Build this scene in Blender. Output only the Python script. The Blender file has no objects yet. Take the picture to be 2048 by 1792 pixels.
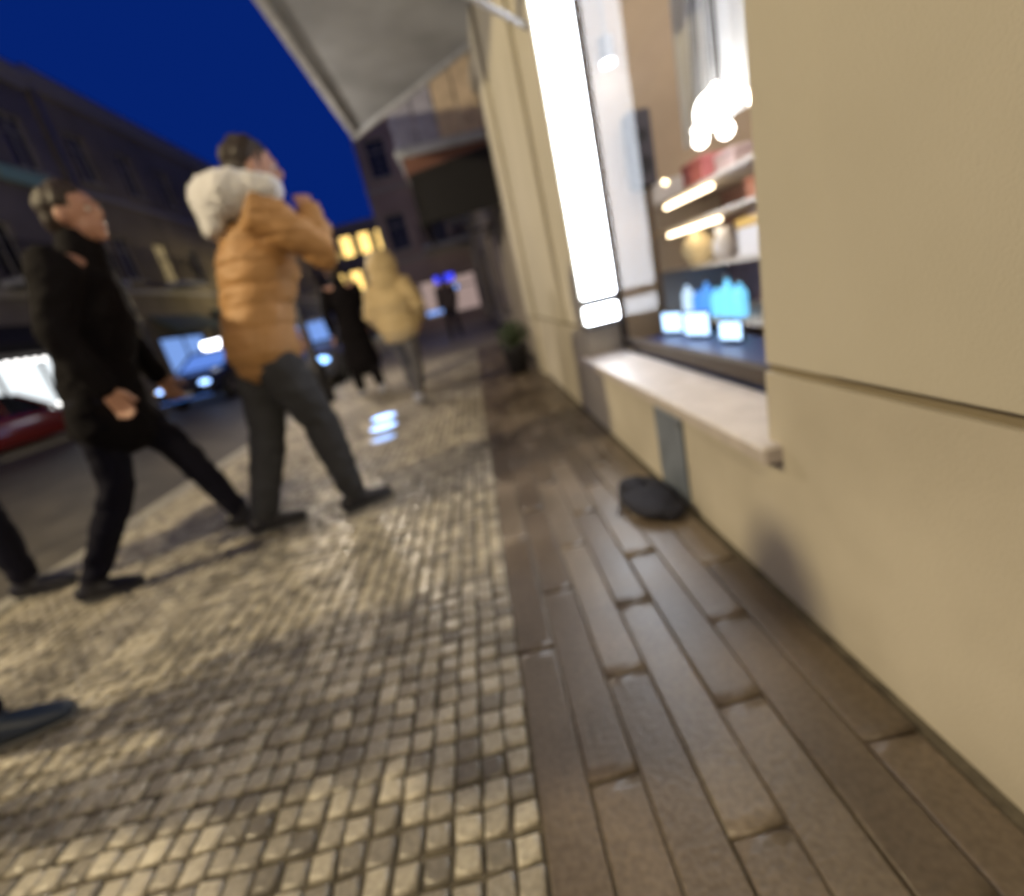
import bpy, bmesh, math, random
from mathutils import Vector, Matrix, noise
PI = math.pi
random.seed(7)
SC = bpy.context.scene
COL = SC.collection

# ------------------------------------------------------------------ camera
cam_d = bpy.data.cameras.new('camera'); cam = bpy.data.objects.new('camera', cam_d); COL.objects.link(cam)
SC.camera = cam
cam_d.sensor_fit = 'HORIZONTAL'; cam_d.sensor_width = 36; cam_d.lens = 942.63/2048*36
cam_d.clip_start = 0.02; cam_d.clip_end = 600
_S = Vector((940-1024, 605-896, 942.63)).normalized()
_D = Vector((1715-1024, 3750-896, 942.63)).normalized()
_Z = -_D; _X = _S.cross(_Z).normalized(); _Z = _X.cross(_S)
m = Matrix(((_X[0], -_X[1], -_X[2]), (_S[0], -_S[1], -_S[2]), (_Z[0], -_Z[1], -_Z[2])))
cam.matrix_world = Matrix.Translation((0, 0, 0.85)) @ m.to_4x4()
cam_d.dof.use_dof = True; cam_d.dof.focus_distance = 0.30; cam_d.dof.aperture_fstop = 2.5

# ------------------------------------------------------------------ sky
W = bpy.data.worlds.new("World"); SC.world = W; W.use_nodes = True
nt = W.node_tree; nt.nodes.clear()
sk = nt.nodes.new('ShaderNodeTexSky'); sk.sky_type = 'NISHITA'; sk.sun_disc = False
sk.sun_elevation = math.radians(-4); sk.sun_rotation = math.radians(200)
mx = nt.nodes.new('ShaderNodeMix'); mx.data_type = 'RGBA'; mx.inputs[0].default_value = 0.93
mx.inputs[7].default_value = (0.0014, 0.0170, 0.170, 1)
bg = nt.nodes.new('ShaderNodeBackground'); bg.inputs[1].default_value = 1.0
sc_ = nt.nodes.new('ShaderNodeMix'); sc_.data_type = 'RGBA'; sc_.blend_type = 'MULTIPLY'; sc_.inputs[0].default_value = 1
sc_.inputs[7].default_value = (0.1, 0.1, 0.1, 1)
wo = nt.nodes.new('ShaderNodeOutputWorld')
nt.links.new(sk.outputs[0], sc_.inputs[6]); nt.links.new(sc_.outputs[2], mx.inputs[6])
nt.links.new(mx.outputs[2], bg.inputs[0]); nt.links.new(bg.outputs[0], wo.inputs[0])
SC.view_settings.view_transform = 'Standard'; SC.view_settings.look = 'None'
SC.view_settings.exposure = 0; SC.view_settings.gamma = 1
SC.cycles.max_bounces = 6; SC.cycles.sample_clamp_indirect = 4

# ------------------------------------------------------------------ helpers
def tag(o, label=None, cat=None, group=None, kind=None):
    if label: o['label'] = label
    if cat: o['category'] = cat
    if group: o['group'] = group
    if kind: o['kind'] = kind
    return o
def empty(name, loc=(0, 0, 0), rz=0, **k):
    o = bpy.data.objects.new(name, None); COL.objects.link(o)
    o.location = loc; o.rotation_euler = (0, 0, rz); o.empty_display_size = .1
    return tag(o, **k)
def link(name, me, mat=None, parent=None, loc=(0, 0, 0), rot=(0, 0, 0), **k):
    if mat and not me.materials: me.materials.append(mat)
    o = bpy.data.objects.new(name, me); COL.objects.link(o); o.parent = parent
    o.location = loc; o.rotation_euler = rot
    return tag(o, **k)
class MB:
    def __init__(s): s.b = bmesh.new()
    def box(s, x0, x1, y0, y1, z0, z1, bev=0, M=None):
        t = bmesh.new(); bmesh.ops.create_cube(t, size=1)
        for v in t.verts: v.co = Vector(((x0+x1)/2+v.co.x*(x1-x0), (y0+y1)/2+v.co.y*(y1-y0), (z0+z1)/2+v.co.z*(z1-z0)))
        if bev: bmesh.ops.bevel(t, geom=t.edges[:], offset=bev, segments=1, affect='EDGES')
        return s._add(t, M)
    def _add(s, t, M=None):
        if M is not None: t.transform(M)
        me = bpy.data.meshes.new('tmp'); t.to_mesh(me); t.free(); s.b.from_mesh(me); bpy.data.meshes.remove(me); return s
    def ball(s, c, r, n=16, M=None):
        t = bmesh.new(); bmesh.ops.create_uvsphere(t, u_segments=n, v_segments=max(8, n*3//4), radius=1)
        r = r if hasattr(r, '__len__') else (r, r, r)
        R = Matrix.Translation(c) @ (M.to_4x4() if M is not None else Matrix()) @ Matrix.Diagonal((*r, 1))
        t.transform(R); return s._add(t)
    def loft(s, pts, rad, side=None, n=14, cap=True):
        pts = [Vector(p) for p in pts]; rad = [r if hasattr(r, '__len__') else (r, r) for r in rad]
        if cap:
            a = (pts[0]-pts[1]).normalized(); c = (pts[-1]-pts[-2]).normalized(); r0 = min(rad[0]); r1 = min(rad[-1])
            P0, R0, P1, R1 = pts[0].copy(), rad[0], pts[-1].copy(), rad[-1]
            pts = [P0+a*r0*.85, P0+a*r0*.55] + pts + [P1+c*r1*.55, P1+c*r1*.85]
            rad = [(R0[0]*.45, R0[1]*.45), (R0[0]*.82, R0[1]*.82)] + rad + [(R1[0]*.82, R1[1]*.82), (R1[0]*.45, R1[1]*.45)]
        rings = []; prev = Vector(side) if side else None
        for i, p in enumerate(pts):
            t = (pts[min(i+1, len(pts)-1)]-pts[max(i-1, 0)]).normalized()
            if prev is None: prev = t.orthogonal()
            u = (prev - t*prev.dot(t))
            u = u.normalized() if u.length > 1e-4 else t.orthogonal().normalized()
            if not side: prev = u
            w = t.cross(u)
            rings.append([s.b.verts.new(p + u*math.cos(a)*rad[i][0] + w*math.sin(a)*rad[i][1]) for a in [2*PI*k/n for k in range(n)]])
        for A, B in zip(rings, rings[1:]):
            for k in range(n): s.b.faces.new((A[k], A[(k+1) % n], B[(k+1) % n], B[k]))
        s.b.faces.new(rings[0][::-1]); s.b.faces.new(rings[-1]); return s
    def cyl(s, p0, p1, r0, r1=None, n=16): return s.loft([p0, p1], [r0, r1 or r0], n=n, cap=False)
    def lathe(s, prof, c=(0, 0, 0), n=24):
        rings = [[s.b.verts.new((c[0]+max(r, 1e-4)*math.cos(2*PI*k/n), c[1]+max(r, 1e-4)*math.sin(2*PI*k/n), c[2]+z)) for k in range(n)] for r, z in prof]
        for A, B in zip(rings, rings[1:]):
            for k in range(n): s.b.faces.new((A[k], A[(k+1) % n], B[(k+1) % n], B[k]))
        s.b.faces.new(rings[0][::-1]); s.b.faces.new(rings[-1]); return s
    def prism(s, poly, y0, y1):              # polygon in xz, extruded along y
        a = [s.b.verts.new((x, y0, z)) for x, z in poly]; c = [s.b.verts.new((x, y1, z)) for x, z in poly]
        s.b.faces.new(a[::-1]); s.b.faces.new(c)
        for k in range(len(poly)): j = (k+1) % len(poly); s.b.faces.new((a[k], a[j], c[j], c[k]))
        return s
    def mesh(s, name, smooth=False):
        bmesh.ops.recalc_face_normals(s.b, faces=s.b.faces[:])
        me = bpy.data.meshes.new(name); s.b.to_mesh(me); s.b.free()
        if smooth:
            for p in me.polygons: p.use_smooth = True
        return me
    def build(s, name, mat, parent=None, smooth=False, **k): return link(name, s.mesh(name, smooth), mat, parent, **k)

MATS = {}
def mat(name, col, rough=.6, metal=0, emit=None, es=0, n_amt=0, n_scale=8, bump=0, b_scale=60, col2=None, coat=0, detail=6, stretch=None, spec=None):
    if name in MATS: return MATS[name]
    M = bpy.data.materials.new(name); M.use_nodes = True; N = M.node_tree.nodes; L = M.node_tree.links
    p = N['Principled BSDF']; p.inputs['Base Color'].default_value = (*col, 1)
    p.inputs['Roughness'].default_value = rough; p.inputs['Metallic'].default_value = metal
    if spec is not None: p.inputs['Specular IOR Level'].default_value = spec
    if coat: p.inputs['Coat Weight'].default_value = coat; p.inputs['Coat Roughness'].default_value = .08
    if emit: p.inputs['Emission Color'].default_value = (*emit, 1); p.inputs['Emission Strength'].default_value = es
    tc = N.new('ShaderNodeTexCoord'); mp = N.new('ShaderNodeMapping'); L.new(tc.outputs['Object'], mp.inputs[0])
    if stretch: mp.inputs['Scale'].default_value = stretch
    if n_amt or col2:
        nz = N.new('ShaderNodeTexNoise'); nz.inputs['Scale'].default_value = n_scale; nz.inputs['Detail'].default_value = detail
        L.new(mp.outputs[0], nz.inputs[0]); r = N.new('ShaderNodeValToRGB'); L.new(nz.outputs[0], r.inputs[0])
        c2 = col2 or tuple(c*(1-n_amt) for c in col); c1 = col if col2 else tuple(min(1, c*(1+n_amt)) for c in col)
        r.color_ramp.elements[0].position = .32; r.color_ramp.elements[1].position = .68
        r.color_ramp.elements[0].color = (*c2, 1); r.color_ramp.elements[1].color = (*c1, 1)
        L.new(r.outputs[0], p.inputs['Base Color'])
    if bump:
        nb = N.new('ShaderNodeTexNoise'); nb.inputs['Scale'].default_value = b_scale; nb.inputs['Detail'].default_value = 5
        L.new(mp.outputs[0], nb.inputs[0]); bp = N.new('ShaderNodeBump'); bp.inputs['Strength'].default_value = bump; bp.inputs['Distance'].default_value = .02
        L.new(nb.outputs[0], bp.inputs['Height']); L.new(bp.outputs[0], p.inputs['Normal'])
    MATS[name] = M; return M
def emis(name, col, s):
    return mat(name, (.02, .02, .02), .4, emit=col, es=s)

stucco = mat('cream_stucco', (.60, .56, .465), .8, col2=(.50, .465, .375), n_scale=1.1, bump=.16, b_scale=210, detail=9)
stucco_p = mat('cream_plinth', (.58, .535, .44), .75, col2=(.44, .40, .32), n_scale=2.4, bump=.2, b_scale=180, detail=9)
groove_m = mat('groove_shadow_gap', (.24, .20, .13), .9)
stone_sill = mat('pale_stone_sill', (.52, .47, .44), .45, n_amt=.1, n_scale=14, bump=.1)
concrete = mat('grey_concrete', (.44, .47, .52), .85, n_amt=.22, n_scale=1.5, bump=.2, b_scale=40)
dark_metal = mat('dark_metal', (.03, .03, .035), .45, .6)
grey_metal = mat('grey_metal', (.25, .25, .26), .4, .8)
blue_grey = mat('blue_grey_metal', (.20, .235, .29), .5, .3, n_amt=.15)
glass_dark = mat('dark_window_glass', (.015, .018, .025), .08, n_amt=.4, n_scale=2)
frame_m = mat('old_white_window_frame', (.35, .34, .32), .6, n_amt=.1)
black_fab = mat('black_fabric', (.012, .012, .014), .85, bump=.3, b_scale=200)

# ------------------------------------------------------------------ paving
def sett_mat(name, c1, c2, c3, pitch, rough, origin, stag=0):
    M = bpy.data.materials.new(name); M.use_nodes = True; N = M.node_tree.nodes; L = M.node_tree.links
    p = N['Principled BSDF']; g = N.new('ShaderNodeNewGeometry')
    d = N.new('ShaderNodeVectorMath'); d.operation = 'DIVIDE'; d.inputs[1].default_value = (pitch[0], pitch[1], 10); L.new(g.outputs['Position'], d.inputs[0])
    sp_ = N.new('ShaderNodeSeparateXYZ'); L.new(d.outputs[0], sp_.inputs[0])
    o1 = N.new('ShaderNodeMath'); o1.operation = 'SUBTRACT'; o1.inputs[1].default_value = origin[0]/pitch[0]; L.new(sp_.outputs[0], o1.inputs[0])
    fx = N.new('ShaderNodeMath'); fx.operation = 'FLOOR'; L.new(o1.outputs[0], fx.inputs[0])
    mxx = N.new('ShaderNodeMath'); mxx.operation = 'MULTIPLY'; mxx.inputs[1].default_value = stag; L.new(fx.outputs[0], mxx.inputs[0])
    frx = N.new('ShaderNodeMath'); frx.operation = 'FRACT'; L.new(mxx.outputs[0], frx.inputs[0])
    o2 = N.new('ShaderNodeMath'); o2.operation = 'SUBTRACT'; o2.inputs[1].default_value = origin[1]/pitch[1]; L.new(sp_.outputs[1], o2.inputs[0])
    o3 = N.new('ShaderNodeMath'); o3.operation = 'SUBTRACT'; L.new(o2.outputs[0], o3.inputs[0]); L.new(frx.outputs[0], o3.inputs[1])
    fy = N.new('ShaderNodeMath'); fy.operation = 'FLOOR'; L.new(o3.outputs[0], fy.inputs[0])
    f = N.new('ShaderNodeCombineXYZ'); L.new(fx.outputs[0], f.inputs[0]); L.new(fy.outputs[0], f.inputs[1])
    w = N.new('ShaderNodeTexWhiteNoise'); w.noise_dimensions = '2D'; L.new(f.outputs[0], w.inputs['Vector'])
    r = N.new('ShaderNodeValToRGB'); cr = r.color_ramp
    cr.elements[0].color = (*c1, 1); cr.elements[0].position = 0; cr.elements[1].color = (*c3, 1); cr.elements[1].position = 1
    e = cr.elements.new(.5); e.color = (*c2, 1); L.new(w.outputs['Value'], r.inputs[0])
    n = N.new('ShaderNodeTexNoise'); n.inputs['Scale'].default_value = 3.0; n.inputs['Detail'].default_value = 8; L.new(g.outputs['Position'], n.inputs['Vector'])
    r2 = N.new('ShaderNodeMapRange'); r2.inputs[1].default_value = .3; r2.inputs[2].default_value = .7; r2.inputs[3].default_value = .62; r2.inputs[4].default_value = 1.25; L.new(n.outputs[0], r2.inputs[0])
    n3 = N.new('ShaderNodeTexNoise'); n3.inputs['Scale'].default_value = 90; n3.inputs['Detail'].default_value = 4; L.new(g.outputs['Position'], n3.inputs['Vector'])
    r3 = N.new('ShaderNodeMapRange'); r3.inputs[1].default_value = .3; r3.inputs[2].default_value = .7; r3.inputs[3].default_value = .75; r3.inputs[4].default_value = 1.2; L.new(n3.outputs[0], r3.inputs[0])
    mu = N.new('ShaderNodeMath'); mu.operation = 'MULTIPLY'; L.new(r2.outputs[0], mu.inputs[0]); L.new(r3.outputs[0], mu.inputs[1])
    mm = N.new('ShaderNodeVectorMath'); mm.operation = 'SCALE'; L.new(r.outputs[0], mm.inputs[0]); L.new(mu.outputs[0], mm.inputs['Scale'])
    L.new(mm.outputs[0], p.inputs['Base Color'])
    rr = N.new('ShaderNodeMapRange'); rr.inputs[3].default_value = rough-.1; rr.inputs[4].default_value = rough+.2; L.new(n.outputs[0], rr.inputs[0]); L.new(rr.outputs[0], p.inputs['Roughness'])
    b = N.new('ShaderNodeBump'); b.inputs['Strength'].default_value = .35; b.inputs['Distance'].default_value = .004; L.new(n3.outputs[0], b.inputs['Height']); L.new(b.outputs[0], p.inputs['Normal'])
    return M
P1 = .052                                            # small limestone setts
PX, PY = .095, .58                                   # larger stones by the wall
m_sett = sett_mat('limestone_sett', (.17, .155, .135), (.33, .30, .25), (.47, .43, .35), (P1, P1), .28, (-.095, -.312))
m_slab = sett_mat('grey_paving_stone', (.080, .060, .043), (.120, .093, .070), (.175, .142, .110), (PX, PY), .33, (-.095, -.76), .382)
joint_m = mat('sandy_joint', (.085, .073, .055), .95, n_amt=.3, n_scale=30, bump=.4)
asphalt = mat('worn_asphalt', (.055, .05, .042), .5, n_amt=.35, n_scale=3, bump=.5, b_scale=90)
plain_pave = mat('far_paving', (.20, .18, .15), .55, n_amt=.35, n_scale=9, bump=.5, b_scale=35)

KERB_X = -2.45
X_SPLIT = -.095
pave = MB().box(KERB_X, .62, -4, 60, -.3, -.010).build('pavement', joint_m, kind='structure')
MB().box(-200, 200, -60, 300, -1.2, -.31).build('ground', asphalt, kind='structure')
MB().box(-11.0, KERB_X-.16, -40, 120, -.3, -.12).build('road', asphalt, kind='structure')
farp = MB().box(-13.0, -11.16, -40, 120, -.3, 0).build('far_pavement', plain_pave, kind='structure')

def stone_geo(x0, x1, y0, y1, z, ch, jit, rnd):
    j = lambda: rnd.uniform(-jit, jit)
    base = [(x0, y0), (x1, y0), (x1, y1), (x0, y1)]
    base = [(x+j(), y+j()) for x, y in base]
    cx = sum(p[0] for p in base)/4; cy = sum(p[1] for p in base)/4
    tx, ty = rnd.uniform(-.0015, .0015), rnd.uniform(-.0015, .0015)
    def sh(f): return [(cx+(x-cx)*f, cy+(y-cy)*f) for x, y in base]
    hw = (x1-x0)/2
    f1 = 1-ch*.35/hw; f2 = 1-ch*1.3/hw
    V = []
    for (pts, zz) in ((base, -.014), (base, z-ch*1.2), (sh(f1), z-ch*.35), (sh(f2), z)):
        for k, (x, y) in enumerate(pts): V.append((x, y, zz + (tx*(1 if k in (1, 2) else -1) + ty*(1 if k > 1 else -1) if zz > 0-.013 else 0)))
    F = []
    for r in range(3):
        for k in range(4): F.append((r*4+k, r*4+(k+1) % 4, r*4+4+(k+1) % 4, r*4+4+k))
    F.append((12, 13, 14, 15))
    return V, F
def in_view(x, y, mg=0):
    q = m.transposed() @ Vector((x, y, -.85))
    if q.z > -.02: return None
    u = 1024+942.63*q.x/-q.z; v = 896-942.63*q.y/-q.z
    return (u, v) if -mg < u < 2048+mg and -mg < v < 1792+mg else None
protos = {}
def stones(name, x0, x1, y0, y1, px, py, gap, ch, along, mt, limit=300, zj=.0025):
    rnd = random.Random(3)
    cells = []
    ni = int(round((x1-x0)/px)); nj = int((y1-y0)/py)
    for i in range(ni):
        for jx in range(nj):
            ox = (rnd.random()-.5)*gap*.6; oy = (rnd.random()-.5)*gap*.6
            if along == 'y': oy += ((i*.382) % 1)*py
            cells.append((x0+(i+.5)*px+ox, y0+(jx+.5)*py+oy))
    vis = [(c[0]**2+c[1]**2, c) for c in cells if in_view(*c)]
    vis.sort(); near = [c for _, c in vis[:limit]]; nset = set(near)
    pr = []
    for k in range(12):
        r = random.Random(100+k)
        a = r.uniform(gap*.35, gap*.6)
        V, F = stone_geo(-px/2+a, px/2-a, -py/2+a, py/2-a, 0, ch, gap*.35, r)
        me = bpy.data.meshes.new(name); me.from_pydata(V, [], F); me.materials.append(mt)
        for p in me.polygons: p.use_smooth = len(F)-1 != p.index
        pr.append((me, V, F))
    for c in near:
        o = bpy.data.objects.new(name, rnd.choice(pr)[0]); COL.objects.link(o); o.parent = pave
        o.location = (c[0], c[1], rnd.uniform(-zj, zj))
        if abs(px-py) < .01: o.rotation_euler[2] = rnd.choice((0, PI/2, PI, PI*1.5))
    AV, AF = [], []
    for c in cells:
        if c in nset: continue
        if c[1] > .9 and not in_view(*c, 300): continue
        _, V, F = rnd.choice(pr); b = len(AV); z = rnd.uniform(-zj, zj)
        AV += [(x+c[0], y+c[1], w+z) for x, y, w in V]; AF += [tuple(b+i for i in f) for f in F]
    me = bpy.data.meshes.new(name+'s'); me.from_pydata(AV, [], AF); me.materials.append(mt)
    for p in me.polygons: p.use_smooth = (p.index+1) % 13 != 0
    if AV: link(name+'_field', me, None, pave, kind='stuff')
n_s = int((X_SPLIT-KERB_X)/P1)
stones('sett', X_SPLIT-n_s*P1, X_SPLIT, -.312, 9.4, P1, P1, .009, .005, 'x', m_sett)
stones('paving_stone', X_SPLIT, X_SPLIT+7*PX, -.76, 9.4, PX, PY, .0045, .003, 'y', m_slab, limit=230)
MB().box(KERB_X, .62, 9.45, 60, -.012, -.001).build('paving_sheet', plain_pave, pave)
# kerb stones
km = MB().box(-.08, .08, -.395, .395, -.3, .006, bev=.012).mesh('kerb_stone'); km.materials.append(mat('granite_kerb', (.22, .21, .19), .6, n_amt=.25, n_scale=40, bump=.3))
for k in range(34):
    o = link('kerb_stone', km, None, pave, loc=(KERB_X-.08, -2+k*.8, random.uniform(-.003, .003)))
for k in range(20):
    o = link('kerb_stone', km, None, farp, loc=(-11.08, 8+k*.8, 0))

# ------------------------------------------------------------------ wall with holes
def holes_wall(u0, u1, z0, z1, holes, t0, t1, axis='x'):
    """boxes around holes; wall runs along u (y when axis=='x'), thickness t0..t1 along axis"""
    us = sorted({u0, u1, *[h[0] for h in holes], *[h[1] for h in holes]}); zs = sorted({z0, z1, *[h[2] for h in holes], *[h[3] for h in holes]})
    us = [u for u in us if u0 <= u <= u1]; zs = [z for z in zs if z0 <= z <= z1]
    mb = MB()
    for a, b in zip(us, us[1:]):
        run = None
        for c, d in zip(zs, zs[1:]):
            hole = any(h[0] <= (a+b)/2 <= h[1] and h[2] <= (c+d)/2 <= h[3] for h in holes)
            if not hole: run = (run[0], d) if run else (c, d)
            if hole or d == zs[-1]:
                if run:
                    if axis == 'x': mb.box(t0, t1, a, b, run[0], run[1])
                    else: mb.box(a, b, t0, t1, run[0], run[1])
                run = None
    return mb

# ------------------------------------------------------------------ near cream building
nb = empty('cream_building', (.6, 2, 0), label='cream rendered building with a brightly lit shop window right beside the camera', cat='building')
T = Matrix.Translation((-.6, -2, 0))
def nbp(mb, name, mt, parent=None, **k):
    me = mb.mesh(name); me.transform(T if parent is None else Matrix()); return link(name, me, mt, parent or nb, **k)
WY0, WY1, WZ0, WZ1 = 1.0, 2.72, .37, 2.62
pl = holes_wall(-4, 5.25, -.2, .560, [(WY0, WY1, WZ0, 3)], .6, .82)
nbp(pl, 'plinth', stucco_p)
nbp(holes_wall(-4, 5.25, .560, .580, [(WY0, WY1, 0, 3)], .612, .82), 'groove', groove_m)
nbp(holes_wall(-4, 5.25, .580, 5.9, [(WY0, WY1, 0, WZ1)], .603, .82), 'wall', stucco)
nbp(MB().box(.590, .603, -4, .80, .584, 3.1, bev=.003), 'pilaster', stucco)
nbp(MB().box(.575, .603, 3.25, 3.62, .584, 3.1, bev=.003), 'pilaster', stucco)
nbp(MB().box(.565, .603, 4.75, 5.27, .584, 3.1, bev=.003), 'pilaster', stucco)
nbp(MB().box(.57, .60, 4.75, 5.27, -.1, .556, bev=.003), 'pilaster', stucco_p)
nbp(MB().box(.82, 7, 5.05, 5.25, -.2, 5.9).box(.82, 7, -4, -3.8, -.2, 5.9).box(.6, 7, -4, 5.25, 5.9, 6.1), 'side_wall', stucco)
win = nbp(MB().box(.603, .604, .9, .9005, .6, .601), 'window', dark_metal)  # replaced below
bpy.data.objects.remove(win)
mbf = MB()
for (a, b, c, d) in ((WY0, WY0+.035, WZ0+.05, WZ1), (WY1-.03, WY1, WZ0+.05, WZ1), (WY0+.035, WY1-.03, WZ0+.05, WZ0+.10), (WY0+.035, WY1-.03, WZ1-.05, WZ1)):
    mbf.box(.800, .835, a, b, c, d)
me = mbf.mesh('window'); me.transform(T); win = link('window', me, mat('brown_black_frame', (.05, .035, .025), .5), nb)
def wp(mb, name, mt, **k):
    me = mb.mesh(name); me.transform(T); return link(name, me, mt, win, **k)
wp(MB().box(.556, .800, WY0-.05, WY1+.12, WZ0-.012, WZ0+.03, bev=.006), 'sill', stone_sill)
gl = bpy.data.materials.new('shop_glass'); gl.use_nodes = True
N = gl.node_tree.nodes; L = gl.node_tree.links; N.clear(); o_ = N.new('ShaderNodeOutputMaterial')
tr = N.new('ShaderNodeBsdfTransparent'); gs = N.new('ShaderNodeBsdfGlossy'); gs.inputs['Roughness'].default_value = .02
lw = N.new('ShaderNodeLayerWeight'); lw.inputs[0].default_value = .5; pw = N.new('ShaderNodeMath'); pw.operation = 'POWER'; pw.inputs[1].default_value = 5; fr = N.new('ShaderNodeMath'); fr.operation = 'MULTIPLY_ADD'; fr.inputs[1].default_value = .05; fr.inputs[2].default_value = .012; L.new(lw.outputs['Facing'], pw.inputs[0]); L.new(pw.outputs[0], fr.inputs[0]); mxs = N.new('ShaderNodeMixShader')
L.new(fr.outputs[0], mxs.inputs[0]); L.new(tr.outputs[0], mxs.inputs[1]); L.new(gs.outputs[0], mxs.inputs[2]); L.new(mxs.outputs[0], o_.inputs[0])
wp(MB().box(.816, .819, WY0+.035, WY1-.03, WZ0+.10, WZ1-.05), 'glass', gl)
white_led = emis('cool_white_led', (.84, .90, 1.0), 20)
lp = empty('led_light_panel', (.70, WY1-.01, 1.5), label='tall glowing white light panel standing in the far jamb of the shop window', cat='light panel')
def lpp(mb, name, mt):
    me = mb.mesh(name); me.transform(Matrix.Translation((-.70, -WY1+.01, -1.5))); return link(name, me, mt, lp)
lpp(MB().box(.612, .792, WY1-.035, WY1-.002, .725, 2.56, bev=.004), 'diffuser', white_led)
lpp(MB().box(.612, .792, WY1-.035, WY1-.002, .585, .675, bev=.004), 'diffuser', white_led)
lpp(MB().box(.608, .796, WY1-.040, WY1-.002, .676, .724).box(.608, .796, WY1-.040, WY1-.002, .555, .584), 'bracket', grey_metal)
# canopy slab over the pavement
def skew(mb):
    for v in mb.b.verts:
        if v.co.y > 6: v.co.y -= (v.co.x+.93)*1.05
    return mb
nbp(skew(MB().box(-.86, .598, -4, 6.9, 3.1, 3.34)), 'canopy_slab', concrete)
nbp(skew(MB().box(-.93, -.862, -4, 6.97, 3.06, 3.42).box(-.86, .6, 6.902, 6.97, 3.06, 3.42)), 'canopy_edge', mat('pale_fascia', (.55, .57, .60), .7, n_amt=.2))
for y in (-1.4, 1.2, 3.8):
    nbp(MB().box(-.84, .598, y-.05, y+.05, 3.0, 3.098), 'beam', concrete)
# roller awning above the window
aw = empty('roller_awning', (.6, 1.8, 2.4), label='grey striped roller awning with a pale metal front bar above the shop window', cat='awning')
def awp(mb, name, mt):
    me = mb.mesh(name); me.transform(Matrix.Translation((-.6, -1.8, -2.4))); return link(name, me, mt, aw)
awn_a = mat('awning_grey', (.12, .12, .135), .8); awn_b = mat('awning_dark', (.04, .04, .05), .8)
for k in range(13):
    y0 = .85+k*.155
    awp(MB().prism([(.60, 2.68), (.60, 2.665), (.21, 2.36), (.21, 2.375)], y0, y0+.153), 'canvas_stripe', awn_a if k % 2 else awn_b)
awp(MB().box(.185, .225, .82, 2.90, 2.305, 2.355, bev=.006), 'front_bar', mat('pale_aluminium', (.75, .76, .8), .3, .5))
awp(MB().box(.49, .597, .82, 2.90, 2.70, 2.82, bev=.02), 'cassette', grey_metal)
for y in (.9, 2.8): awp(MB().cyl((.602, y, 2.03), (.21, y, 2.30), .014), 'arm', mat('pale_aluminium', (.75, .76, .8), .3, .5))

# service plate and bag under the sill
sp = empty('service_plate', (.6, 1.62, .17), label='blue grey metal service plate fixed to the wall under the window sill', cat='wall plate')
link('plate', MB().box(-.012, -.001, -.13, .11, -.17, .155, bev=.003).mesh('plate'), blue_grey, sp)
for y in (-.11, .09):
    for z in (-.14, .13): link('screw', MB().cyl((-.012, y, z), (-.016, y, z), .007, n=8).mesh('screw'), grey_metal, sp)
bagm = mat('navy_bag_cloth', (.005, .005, .013), .8, bump=.5, b_scale=25)
mbb = MB(); mbb.ball((0, 0, .05), (.10, .15, .055), 28)
mbb.ball((-.02, .06, .075), (.06, .07, .045), 20)
mbb.ball((.03, -.08, .04), (.07, .08, .04), 20)
me = mbb.mesh('bag', True)
for v in me.vertices:
    v.co += v.normal*noise.noise(v.co*18)*.018
    v.co.z = max(v.co.z, .0)*.62; v.co.y *= 1.15
bag = empty('cloth_bag', (.47, 1.58, .004), label='small dark navy cloth bag lying flat against the wall foot under the service plate', cat='bag')
link('bag_body', me, bagm, bag)
link('cord', MB().loft([(-.02, .06, .075), (-.07, .05, .06), (-.10, .0, .03), (-.13, -.05, .008)], [.004]*4, n=6).mesh('cord', True), dark_metal, bag)

# ------------------------------------------------------------------ shop interior
tan = mat('tan_interior_wall', (.42, .32, .22), .8, n_amt=.12, n_scale=2)
si = empty('shop_room', (2.2, 2.2, 0), label='small tan walled shop room behind the lit window', cat='room')
def sip(mb, name, mt):
    me = mb.mesh(name); me.transform(Matrix.Translation((-2.2, -2.2, 0))); return link(name, me, mt, si)
sip(MB().box(.84, 3.4, 3.35, 3.45, 0, 2.78), 'far_partition', tan)
sip(MB().box(3.3, 3.4, .6, 3.35, 0, 2.78), 'back_wall', mat('grey_pink_wall', (.38, .33, .31), .8, n_amt=.1))
sip(MB().box(.84, 3.4, .5, .6, 0, 2.78), 'near_partition', tan)
sip(MB().box(.84, 3.3, .6, 3.35, 0, .06), 'floor', mat('dark_floor', (.04, .035, .035), .4))
sip(MB().box(.84, 3.3, .6, 3.35, 2.66, 2.76), 'ceiling', mat('white_ceiling', (.7, .7, .68), .8))
wl = empty('shelf_unit', (1.55, 2.48, 0), label='white open display shelving standing in the middle of the shop window', cat='shelf')
wsh = mat('shelf_white', (.55, .52, .5), .5)
for z in (.46, .76, 1.00, 1.16): link('shelf', MB().box(-.26, .20, -.75, .80, z-.02, z, bev=.003).mesh('shelf'), wsh, wl)
for y in (-.77, .80): link('upright', MB().box(-.25, .2, y, y+.025, 0, 1.3, bev=.003).mesh('upright'), wsh, wl)
link('back_panel', MB().box(.205, .22, -.78, .83, 0, 1.32).mesh('back_panel'), mat('pink_back', (.42, .26, .25), .7, n_amt=.15), wl)
for z in (.99, 1.15):
    link('shelf_light', MB().box(-.255, -.235, -.0 if z < 1.1 else .05, .62, z-.042, z-.022).mesh('shelf_light'), emis('warm_strip', (1, .78, .5), 9), wl)
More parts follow.
